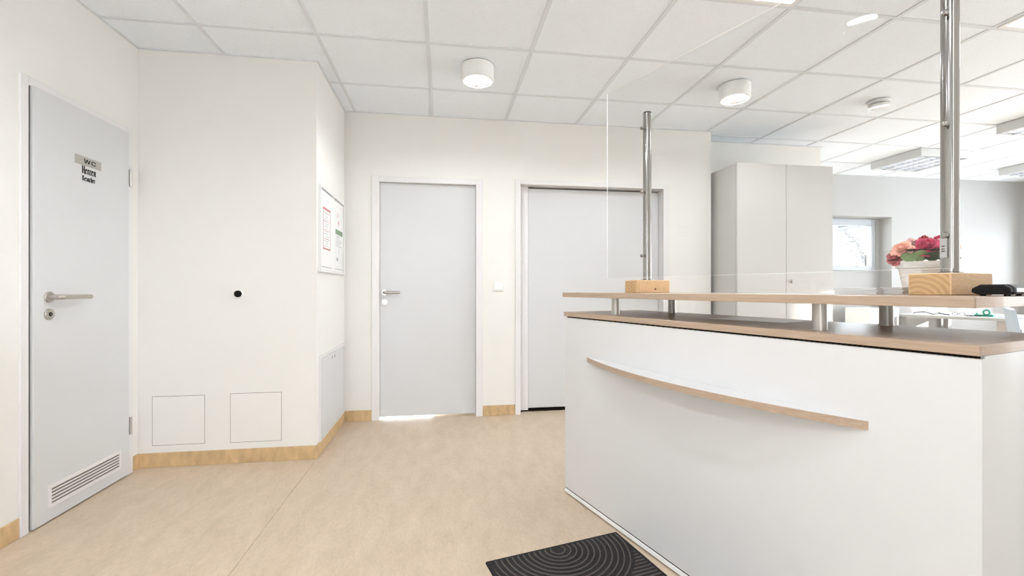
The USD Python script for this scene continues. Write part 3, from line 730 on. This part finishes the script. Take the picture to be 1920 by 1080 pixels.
PY0, PY1 = -0.0365, -0.0315
part(sc, 'pane', bx(PX0, PX1, PY0, PY1, PZ0, PZ1), 'acrylic')
part(sc, 'pane_edge', cat(bx(PX0 - 0.001, PX0, PY0, PY1, PZ0, PZ1), bx(PX1, PX1 + 0.001, PY0, PY1, PZ0, PZ1), bx(PX0, PX1, PY0, PY1, PZ1, PZ1 + 0.001), bx(PX0, PX1, PY0, PY1, PZ0 - 0.001, PZ0)), 'acrylic_edge')
tg = part(sc, 'sticker', bx(DP - 0.012, DP + 0.004, PY0 - 0.0006, PY0, PZ0 + 0.030, PZ0 + 0.084), 'clear_film')
part(tg, 'print', cat(*[bx(DP - 0.008, DP - 0.001, PY0 - 0.001, PY0 - 0.0005, PZ0 + z, PZ0 + z + 0.004) for z in (0.046, 0.052, 0.060)]), 'joint_dark')

# ================================================================ THINGS ON THE COUNTER
def counter_world(q, z):
    p = CA + CD * q[0] + CN * q[1]
    return (p[0], p[1], z)

# potted roses
pq = counter_at(1737, n=0.545)
pw = counter_world(pq, ZS1)
fp = thing('potted_roses', 'whitewashed wooden pot of pink artificial roses behind the near pine block', 'potted flowers', pw, math.degrees(-YAW) - 42)
n8 = 48
part(fp, 'pot', lathe([(0.0, 0.0), (0.056, 0.0), (0.071, 0.086), (0.078, 0.086), (0.080, 0.106), (0.074, 0.106), (0.070, 0.092), (0.0, 0.090)], n8), 'pot_wood', smooth=30)
part(fp, 'moss', lathe([(0.0, 0.104), (0.04, 0.102), (0.072, 0.094)], 32), 'moss', smooth=True)
# local frame: x to the right as seen by the viewer, y away
view = ray(1737)[:2] / np.linalg.norm(ray(1737)[:2])
ang = math.atan2(view[1], view[0]) - PI / 2
_p = stage.GetPrimAtPath(fp)
UsdGeom.Xformable(_p).GetOrderedXformOps()[1].Set(math.degrees(ang))
def petal(r, h, w, lean, curl, n=5):
    vs, fs = [], []
    for i in range(n):
        t = i / (n - 1)
        rad = r * (0.35 + 0.65 * math.sin(t * PI / 2)) + lean * t * t
        zz = h * t - curl * max(0, t - 0.6) ** 2 * 6
        rad += curl * max(0, t - 0.6) * 1.6
        for j in range(n):
            s = (j / (n - 1) - 0.5) * 2
            wd = w * math.sin(PI * (0.18 + 0.72 * t)) ** 0.7
            a = s * wd
            vs.append([rad * math.cos(a), rad * math.sin(a), zz - 0.10 * h * s * s * t])
    for i in range(n - 1):
        for j in range(n - 1):
            o = i * n + j
            fs += [[o, o + 1, o + n + 1], [o, o + n + 1, o + n]]
    return trimesh.Trimesh(vs, fs, process=False)
def rose(size, rg):
    ms = []
    for k in range(21):
        f = (k + 1) / 21
        m = petal(0.16 + 0.62 * f, 0.95 - 0.45 * f, 1.15 - 0.3 * f, 0.42 * f, 0.16 * f)
        rot(m, k * 137.5 + rg.uniform(-10, 10))
        m.apply_translation([0, 0, -0.30 * f])
        ms.append(m)
    ms.append(trimesh.creation.icosphere(2, 0.35).apply_scale([1, 1, 1.3]).apply_translation([0, 0, 0.2]))
    m = cat(*ms)
    m.apply_scale(size)
    return m
def leaf(l, w):
    vs, fs = [], []
    for i in range(7):
        t = i / 6
        ww = w * math.sin(PI * min(1, t * 0.93 + 0.05)) ** 0.8
        for j in (-1, 0, 1):
            vs.append([l * t, ww * j, 0.12 * l * math.sin(t * PI) + (abs(j)) * 0.18 * w])
    for i in range(6):
        for j in range(2):
            o = i * 3 + j
            fs += [[o, o + 1, o + 4], [o, o + 4, o + 3]]
    m = trimesh.Trimesh(vs, fs, process=False)
    m2 = m.copy(); m2.invert(); m2.apply_translation([0, 0, -0.0006])
    return cat(m, m2)
rg = np.random.default_rng(11)
PXM = 0.00177     # metres per pixel there
for (px, py, dy, size, mt, tilt) in [(1704, 466, -0.045, 0.024, 'rose_peach', 50), (1738, 464, -0.050, 0.029, 'rose_hot', 52), (1764, 463, -0.03, 0.025, 'rose_pale', 45), (1693, 483, -0.04, 0.018, 'rose_dusty', 70),
                              (1734, 451, 0.0, 0.020, 'rose_red', 15), (1716, 455, 0.012, 0.022, 'rose_pale', 18), (1752, 453, 0.012, 0.022, 'rose_hot', 12), (1722, 458, 0.045, 0.026, 'rose_peach', -30),
                              (1756, 462, 0.045, 0.025, 'rose_hot', -35), (1768, 474, -0.03, 0.018, 'rose_dusty', 60), (1712, 479, -0.056, 0.013, 'rose_dusty', 80), (1766, 470, 0.03, 0.022, 'rose_peach', 40)]:
    m = rose(size * 1.12, rg)
    rot(m, rg.uniform(0, 360))
    rot(m, tilt, (1, 0, 0))
    x, z = (px - 1737) * PXM, 0.0163 + (542.7 - py) * PXM
    rot(m, np.clip(x / 0.06, -1, 1) * 32, (0, 1, 0))
    m.apply_translation([x, dy, z - size * 0.2])
    part(fp, 'rose', m, mt, smooth=True)
for (px, py, dy, l, w, mt, a, tl) in [(1728, 494, -0.066, 0.042, 0.024, 'leaf_light', -78, -58), (1714, 495, -0.064, 0.040, 0.022, 'leaf_light', -112, -52), (1700, 492, -0.035, 0.034, 0.014, 'leaf_dark', -150, -10), (1745, 494, -0.062, 0.040, 0.022, 'leaf_dark', -80, -50),
                               (1758, 493, -0.058, 0.038, 0.020, 'leaf_dark', -60, -45), (1766, 494, -0.05, 0.036, 0.016, 'leaf_light', -40, -12), (1750, 486, -0.05, 0.04, 0.020, 'leaf_dark', -90, -40), (1697, 478, -0.03, 0.03, 0.010, 'leaf_light', 175, 10),
                               (1733, 486, -0.045, 0.042, 0.020, 'leaf_dark', -95, -40), (1720, 482, -0.045, 0.04, 0.018, 'leaf_dark', -110, -30), (1740, 470, 0.03, 0.05, 0.02, 'leaf_dark', 80, 20), (1710, 480, 0.04, 0.045, 0.02, 'leaf_light', 120, -10),
                               (1730, 462, 0.0, 0.035, 0.006, 'leaf_light', 20, -60), (1741, 460, 0.0, 0.035, 0.005, 'leaf_light', 160, -65), (1688, 472, -0.02, 0.022, 0.006, 'bud_white', 170, -20), (1690, 470, -0.03, 0.018, 0.008, 'bud_white', 200, 15)]:
    m = leaf(l, w)
    rot(m, tl, (0, 1, 0))
    rot(m, a)
    m.apply_translation([(px - 1737) * PXM, dy, 0.0163 + (542.7 - py) * PXM])
    part(fp, 'leaf', m, mt, smooth=True)

# brochures
def booklet_stack(px0, px1, n, count, h, label, group, angle, depth, sag):
    q0, q1 = counter_at(px0, n=n), counter_at(px1, n=n)
    qc = (q0 + q1) / 2
    w = np.linalg.norm(q1 - q0)
    th = h / count
    first = None
    for k in range(count):
        j = (k * 37 % 7 - 3) * 0.0006
        if first is None:
            t = thing('brochure', label.replace('brochure', 'brochure lowest', 1), 'brochure', counter_world(qc, ZS1), CROT + angle, group)
            xs = np.linspace(-w / 2, w / 2, 17)
            up = sag * (1 - np.cos(2 * PI * (xs / w + 0.5))) / 2
            top = [(x, th - 0.0004) for x in xs]
            m = bx(-w / 2, w / 2, -depth / 2, depth / 2, 0.0003, th - 0.0004)
            part(t, 'page_block', m, 'paper_grey')
            part(t, 'cover', bx(-w / 2 - 0.0004, w / 2 + 0.0004, -depth / 2 - 0.0006, depth / 2, th - 0.0005, th), 'paper')
            first = t
        else:
            p = counter_world(qc + np.array([j, j * 0.5]), ZS1 + k * th)
            copy_of(first, 'brochure', label.replace('brochure', 'brochure ' + ('second from the bottom', 'third from the bottom', 'third from the top', 'second from the top', 'topmost')[k - 1], 1), 'brochure', p, CROT + angle + j * 500, group)
booklet_stack(1584, 1663, 0.40, 6, 0.0215, 'grey brochure in the wider left pile', 'brochures in the wider pile', 0, 0.12, 0.003)
booklet_stack(1666, 1708, 0.43, 6, 0.0225, 'grey brochure in the narrow right pile by the pine block', 'brochures in the narrow pile', 0, 0.10, 0.0)

def sheet(name, label, q, ang, w, h, z, curl):
    m = bx(-w / 2, w / 2, -h / 2, h / 2, 0.0003, 0.0016, 0.0004)
    t = thing(name, label, 'paper', counter_world(q, z), CROT + ang)
    part(t, 'page', m, 'paper_gloss')
qa = (counter_at(1418, n=0.20) + counter_at(1580, n=0.20)) / 2
sheet('paper_sheet', 'white paper sheet lying on the raised shelf left of the brochures', qa, 6, 0.297, 0.21, ZS1, 0.0012)
sheet('paper_sheet', 'white paper sheet lying on the lower worktop under the raised shelf', (0.88, 0.335), 8, 0.297, 0.21, ZW1, 0.001)

# black device at the end of the shelf
qd = counter_at(1847, d=1.575)
bd = thing('desk_device', 'black rounded desk device on small feet at the right end of the shelf', 'desk device', counter_world((1.575, qd[1] + 0.035), ZS1), CROT)
prof = Polygon([(-0.028, 0.004), (0.028, 0.004), (0.034, 0.010), (0.033, 0.020), (0.022, 0.0285), (-0.022, 0.0285), (-0.033, 0.020), (-0.034, 0.010)])
part(bd, 'body', on_plane(ext(prof, -0.27, -0.004), (0, 0, 0), (1, 0, 0), (0, 0, 1)), 'plastic_black', smooth=20)
part(bd, 'end_collar', cat(on_plane(ext(affinity.scale(prof, 1.04, 0.84, origin=(0, 0.012)), -0.012, 0.004), (0, 0, 0), (1, 0, 0), (0, 0, 1)), on_plane(ext(affinity.scale(prof, 1.05, 1.03, origin=(0, 0.016)), -0.03, -0.014), (0, 0, 0), (1, 0, 0), (0, 0, 1))), 'rubber_black')
for yy in (0.02, 0.24):
    for xx in (-0.022, 0.022):
        part(bd, 'foot', cyl((xx, yy, 0), (xx, yy, 0.006), 0.006, 12), 'rubber_black')

# ================================================================ FLOOR MAT
MA = np.array([0.758, 1.935])
mu, mv = np.array([-0.9744, -0.2250]), np.array([0.2250, -0.9744])
MW, ML = 0.605, 0.90
mt = thing('floor_mat', 'dark grey ribbed doormat with embossed arcs beside the counter', 'doormat', (MA[0], MA[1], 0), math.degrees(math.atan2(mu[1], mu[0])))
# local x along mu, local y = 90 deg left of mu; mv = +y ?
sy = 1 if (np.array([-mu[1], mu[0]]) @ mv) > 0 else -1
outline = sbox(0, 0, MW, ML)
def ml(poly, z0, z1):
    return ext(affinity.scale(poly, 1, sy, origin=(0, 0)), z0, z1)
part(mt, 'backing', ml(outline.buffer(0.004), 0.0005, 0.003), 'rubber_black')
part(mt, 'pile', ml(outline.buffer(0.002), 0.003, 0.0062), 'mat_pile')
C1 = Point(0.305, 0.030)
inner = outline.buffer(-0.012)
discs = [(C1, 0.305)]
taken = None
for c, rmax in discs:
    for k in range(1, 13):
        r = 0.0238 * k + 0.006
        if r > rmax:
            break
        g = c.buffer(r + 0.0027, 48).difference(c.buffer(r - 0.0027, 48)).intersection(inner)
        if taken is not None:
            g = g.difference(taken)
        for q in getattr(g, 'geoms', [g]):
            if q.area > 4e-5:
                part(mt, 'arc_rib', ml(q, 0.006, 0.0095), 'mat_ridge')
    d_ = c.buffer(rmax, 48)
    taken = d_ if taken is None else taken.union(d_)
y = 0.02
while y < ML - 0.01:
    g = sbox(0.012, y - 0.0035, MW - 0.012, y + 0.0035).difference(taken.buffer(0.004)).intersection(inner)
    for q in getattr(g, 'geoms', [g]):
        if q.area > 4e-5:
            part(mt, 'straight_rib', ml(q, 0.006, 0.0095), 'mat_ridge')
    y += 0.0195

# ================================================================ OFFICE
cb = thing('tall_cabinet', 'tall cream two-door cupboard standing in the recess behind the counter', 'cupboard', (2.490, 3.575, 0))
CW, CDp, CH = 0.925, 0.575, 2.175
part(cb, 'carcass', cat(bx(0, 0.02, 0.0215, CDp, 0.0, CH), bx(CW - 0.02, CW, 0.0215, CDp, 0.0, CH), bx(0.02, CW - 0.02, 0.0215, CDp, CH - 0.02, CH), bx(0.02, CW - 0.02, 0.0215, CDp, 0.06, 0.08), bx(0.02, CW - 0.02, CDp - 0.01, CDp, 0.08, CH - 0.02), bx(0.02, CW - 0.02, 0.04, CDp - 0.01, 0, 0.06)), 'cabinet_cream')
dr = part(cb, 'cabinet_door', bx(0.0, 0.4645, 0.0, 0.019, 0.06, CH, 0.001), 'cabinet_cream')
dr2 = part(cb, 'cabinet_door', bx(0.4675, CW, 0.0, 0.019, 0.06, CH, 0.001), 'cabinet_cream')
part(dr2, 'lock_knob', cat(on_plane(lathe([(0, 0), (0.016, 0), (0.016, 0.004), (0.012, 0.007), (0.012, 0.022), (0, 0.024)], 24), (0.515, 0.0, 1.155), (1, 0, 0), (0, 0, 1))), 'steel_brushed', smooth=35)
part(cb, 'door_gap', bx(0.4640, 0.4680, 0.016, 0.0215, 0.07, CH - 0.005), 'joint_dark')

dk = thing('office_desk', 'white desk with a bowed grey edge under the far office wall', 'desk', (5.72, 3.84, 0), math.degrees(math.atan2(0.97, -0.25)))
# local x runs along the visible edge away from the viewer, local -y into the room to the right
DL, DW, DZ = 1.0, 1.12, 0.79
xs = np.linspace(0, DL, 25)
ys = 0.03 * np.sin(PI * xs / DL)
topp = Polygon(list(zip(xs, ys)) + [(DL, -DW), (0, -DW)])
part(dk, 'desk_top', ext(topp, DZ - 0.006, DZ), 'desk_white')
part(dk, 'edge_band', ext(topp.buffer(0.001), DZ - 0.034, DZ - 0.006), 'desk_grey')
part(dk, 'leg', bx(DL - 0.06, DL - 0.01, -0.10, -0.02, 0.0, DZ - 0.034), 'desk_grey')
part(dk, 'leg', bx(DL - 0.06, DL - 0.01, -DW + 0.02, -DW + 0.10, 0.0, DZ - 0.034), 'desk_grey')
part(dk, 'side_panel', bx(0.01, 0.11, -0.5, -0.015, 0.0, DZ - 0.034), 'desk_taupe')
part(dk, 'leg', bx(0.01, 0.06, -DW + 0.02, -DW + 0.10, 0.0, DZ - 0.034), 'desk_grey')
def desk_pt(x, y, z=DZ):
    a = math.atan2(0.97, -0.25)
    return (5.72 + x * math.cos(a) - y * math.sin(a), 3.84 + x * math.sin(a) + y * math.cos(a), z)
DR = math.degrees(math.atan2(0.97, -0.25))
cbm = []
tt = np.linspace(0, 1, 40)
pts = np.c_[0.05 + 0.30 * tt + 0.03 * np.sin(9 * tt), 0.03 + 0.05 * np.sin(14 * tt), 0.006 + 0.02 * np.abs(np.sin(6 * tt))]
t = thing('cable', 'black cable coiled on the white office desk', 'cable', desk_pt(0.50, -0.16), DR)
part(t, 'lead', tube(pts, 0.005, 6), 'cable_black', smooth=40)
t = thing('spectacles', 'dark rimmed glasses lying on the office desk by the cable', 'glasses', desk_pt(0.44, -0.07), DR)
ringp = lambda cx: [(cx + 0.024 * math.cos(a), 0, 0.022 + 0.018 * math.sin(a)) for a in np.linspace(0, 2 * PI, 17)]
part(t, 'rim', tube(ringp(-0.032), 0.002, 6), 'cable_black')
part(t, 'rim', tube(ringp(0.032), 0.002, 6), 'cable_black')
part(t, 'bridge', tube([(-0.009, 0, 0.03), (0.009, 0, 0.03)], 0.002, 6), 'cable_black')
for s in (-1, 1):
    part(t, 'temple', tube([(s * 0.056, 0, 0.026), (s * 0.058, -0.13, 0.006)], 0.002, 6), 'cable_black')
t = thing('pen', 'dark pen lying on the office desk', 'pen', desk_pt(0.33, -0.09), DR + 20)
part(t, 'barrel', cyl((-0.065, 0, 0.006), (0.05, 0, 0.006), 0.005, 10), 'cable_black', smooth=40)
part(t, 'tip', cyl((0.05, 0, 0.006), (0.068, 0, 0.005), 0.0045, 10, 0.001), 'metal_dark', smooth=40)
t = thing('tape_dispenser', 'turquoise tape dispenser on the office desk', 'tape dispenser', desk_pt(0.27, -0.19), DR)
part(t, 'body', ext(Polygon([(-0.07, -0.02), (0.07, -0.02), (0.07, 0.02), (-0.07, 0.02)]).buffer(0.008), 0, 0.022), 'turquoise')
part(t, 'cheek', cat(on_plane(lathe([(0.018, -0.004), (0.034, -0.004), (0.034, 0.004), (0.018, 0.004), (0.018, -0.004)], 24), (-0.025, 0.024, 0.046), (1, 0, 0), (0, 0, 1))), 'turquoise')
part(t, 'cutter', bx(0.055, 0.066, -0.012, 0.012, 0.02, 0.04), 'turquoise')
for k, (x, y, a, col, lab) in enumerate([(0.07, -0.22, 10, 'pale_blue', 'pale blue folder lying on the office desk beside the turquoise dispenser'), (0.12, -0.62, -15, 'paper', 'white papers on the office desk corner nearest the grey chair')]):
    t = thing('folder' if k == 0 else 'paper_stack', lab, 'folder' if k == 0 else 'papers', desk_pt(x, y), DR + a)
    part(t, 'cover', bx(-0.11, 0.11, -0.15, 0.15, 0.0, 0.006, 0.001), col)
    part(t, 'sheets', bx(-0.105, 0.105, -0.145, 0.145, 0.006, 0.009), 'paper')

lc = thing('low_cabinet', 'low grey fronted cabinet against the far office wall behind a counter post', 'low cabinet', (5.03, 4.72, 0))
part(lc, 'carcass', cat(bx(0, 0.03, 0.02, 0.36, 0, 0.86), bx(0.37, 0.40, 0.02, 0.36, 0, 0.86), bx(0.03, 0.37, 0.02, 0.36, 0.83, 0.86), bx(0.03, 0.37, 0.34, 0.36, 0.0, 0.83)), 'desk_white')
part(lc, 'front', bx(0.032, 0.368, 0.018, 0.034, 0.04, 0.828, 0.002), 'grey_panel')
part(lc, 'handle', bx(0.16, 0.24, 0.004, 0.018, 0.60, 0.615), 'luminaire_grey')

cpos = ray(1922)[:2] * 4.15
ch = thing('office_chair', 'blue grey office chair at the right edge in front of the desk', 'office chair', (cpos[0], cpos[1], 0), 35)
def shell(w, h, z0, bend, lean):
    vs, fs = [], []
    nx, nz = 11, 9
    for s in (0, 1):
        for i in range(nx):
            for j in range(nz):
                u, v = i / (nx - 1) * 2 - 1, j / (nz - 1)
                ww = w / 2 * (1 - 0.12 * v ** 3)
                vs.append([u * ww, bend * (1 - u * u) + lean * v + 0.03 * s, z0 + h * v - 0.02 * u * u * v])
    N = nx * nz
    for i in range(nx - 1):
        for j in range(nz - 1):
            o = i * nz + j
            fs += [[o, o + nz, o + nz + 1, o + 1], [N + o, N + o + 1, N + o + nz + 1, N + o + nz]]
    for i in range(nx - 1):
        for j in (0, nz - 1):
            o = i * nz + j
            q = [o, N + o, N + o + nz, o + nz]
            fs.append(q if j == 0 else q[::-1])
    for j in range(nz - 1):
        for i in (0, nx - 1):
            o = i * nz + j
            q = [o, o + 1, N + o + 1, N + o]
            fs.append(q if i == 0 else q[::-1])
    f = np.array(fs)
    return trimesh.Trimesh(np.array(vs), np.vstack([f[:, [0, 1, 2]], f[:, [0, 2, 3]]]), process=False)
part(ch, 'backrest', shell(0.46, 0.42, 0.50, 0.05, 0.06), 'chair_blue', smooth=40)
part(ch, 'seat', bx(-0.24, 0.24, -0.42, 0.03, 0.42, 0.48, 0.02), 'chair_blue')
part(ch, 'back_support', bx(-0.03, 0.03, 0.02, 0.09, 0.40, 0.72, 0.006), 'metal_dark')
part(ch, 'column', cyl((0, -0.18, 0.10), (0, -0.18, 0.42), 0.028, 18), 'metal_dark', smooth=30)
for k in range(5):
    a = k * 2 * PI / 5 + 0.3
    e = (0.30 * math.cos(a), -0.18 + 0.30 * math.sin(a))
    f = part(ch, 'base_arm', cyl((0, -0.18, 0.12), (e[0], e[1], 0.075), 0.020, 10, 0.014), 'metal_dark', smooth=30)
    part(f, 'castor', cyl((e[0] - 0.012, e[1], 0.030), (e[0] + 0.012, e[1], 0.030), 0.030, 18), 'rubber_black', smooth=30)
for s in (-1, 1):
    part(ch, 'armrest', cat(bx(s * 0.27 - 0.03, s * 0.27 + 0.03, -0.32, -0.06, 0.66, 0.69, 0.008), bx(s * 0.27 - 0.012, s * 0.27 + 0.012, -0.22, -0.16, 0.45, 0.66), bx(min(s * 0.2, s * 0.28), max(s * 0.2, s * 0.28), -0.22, -0.16, 0.44, 0.46)), 'metal_dark')
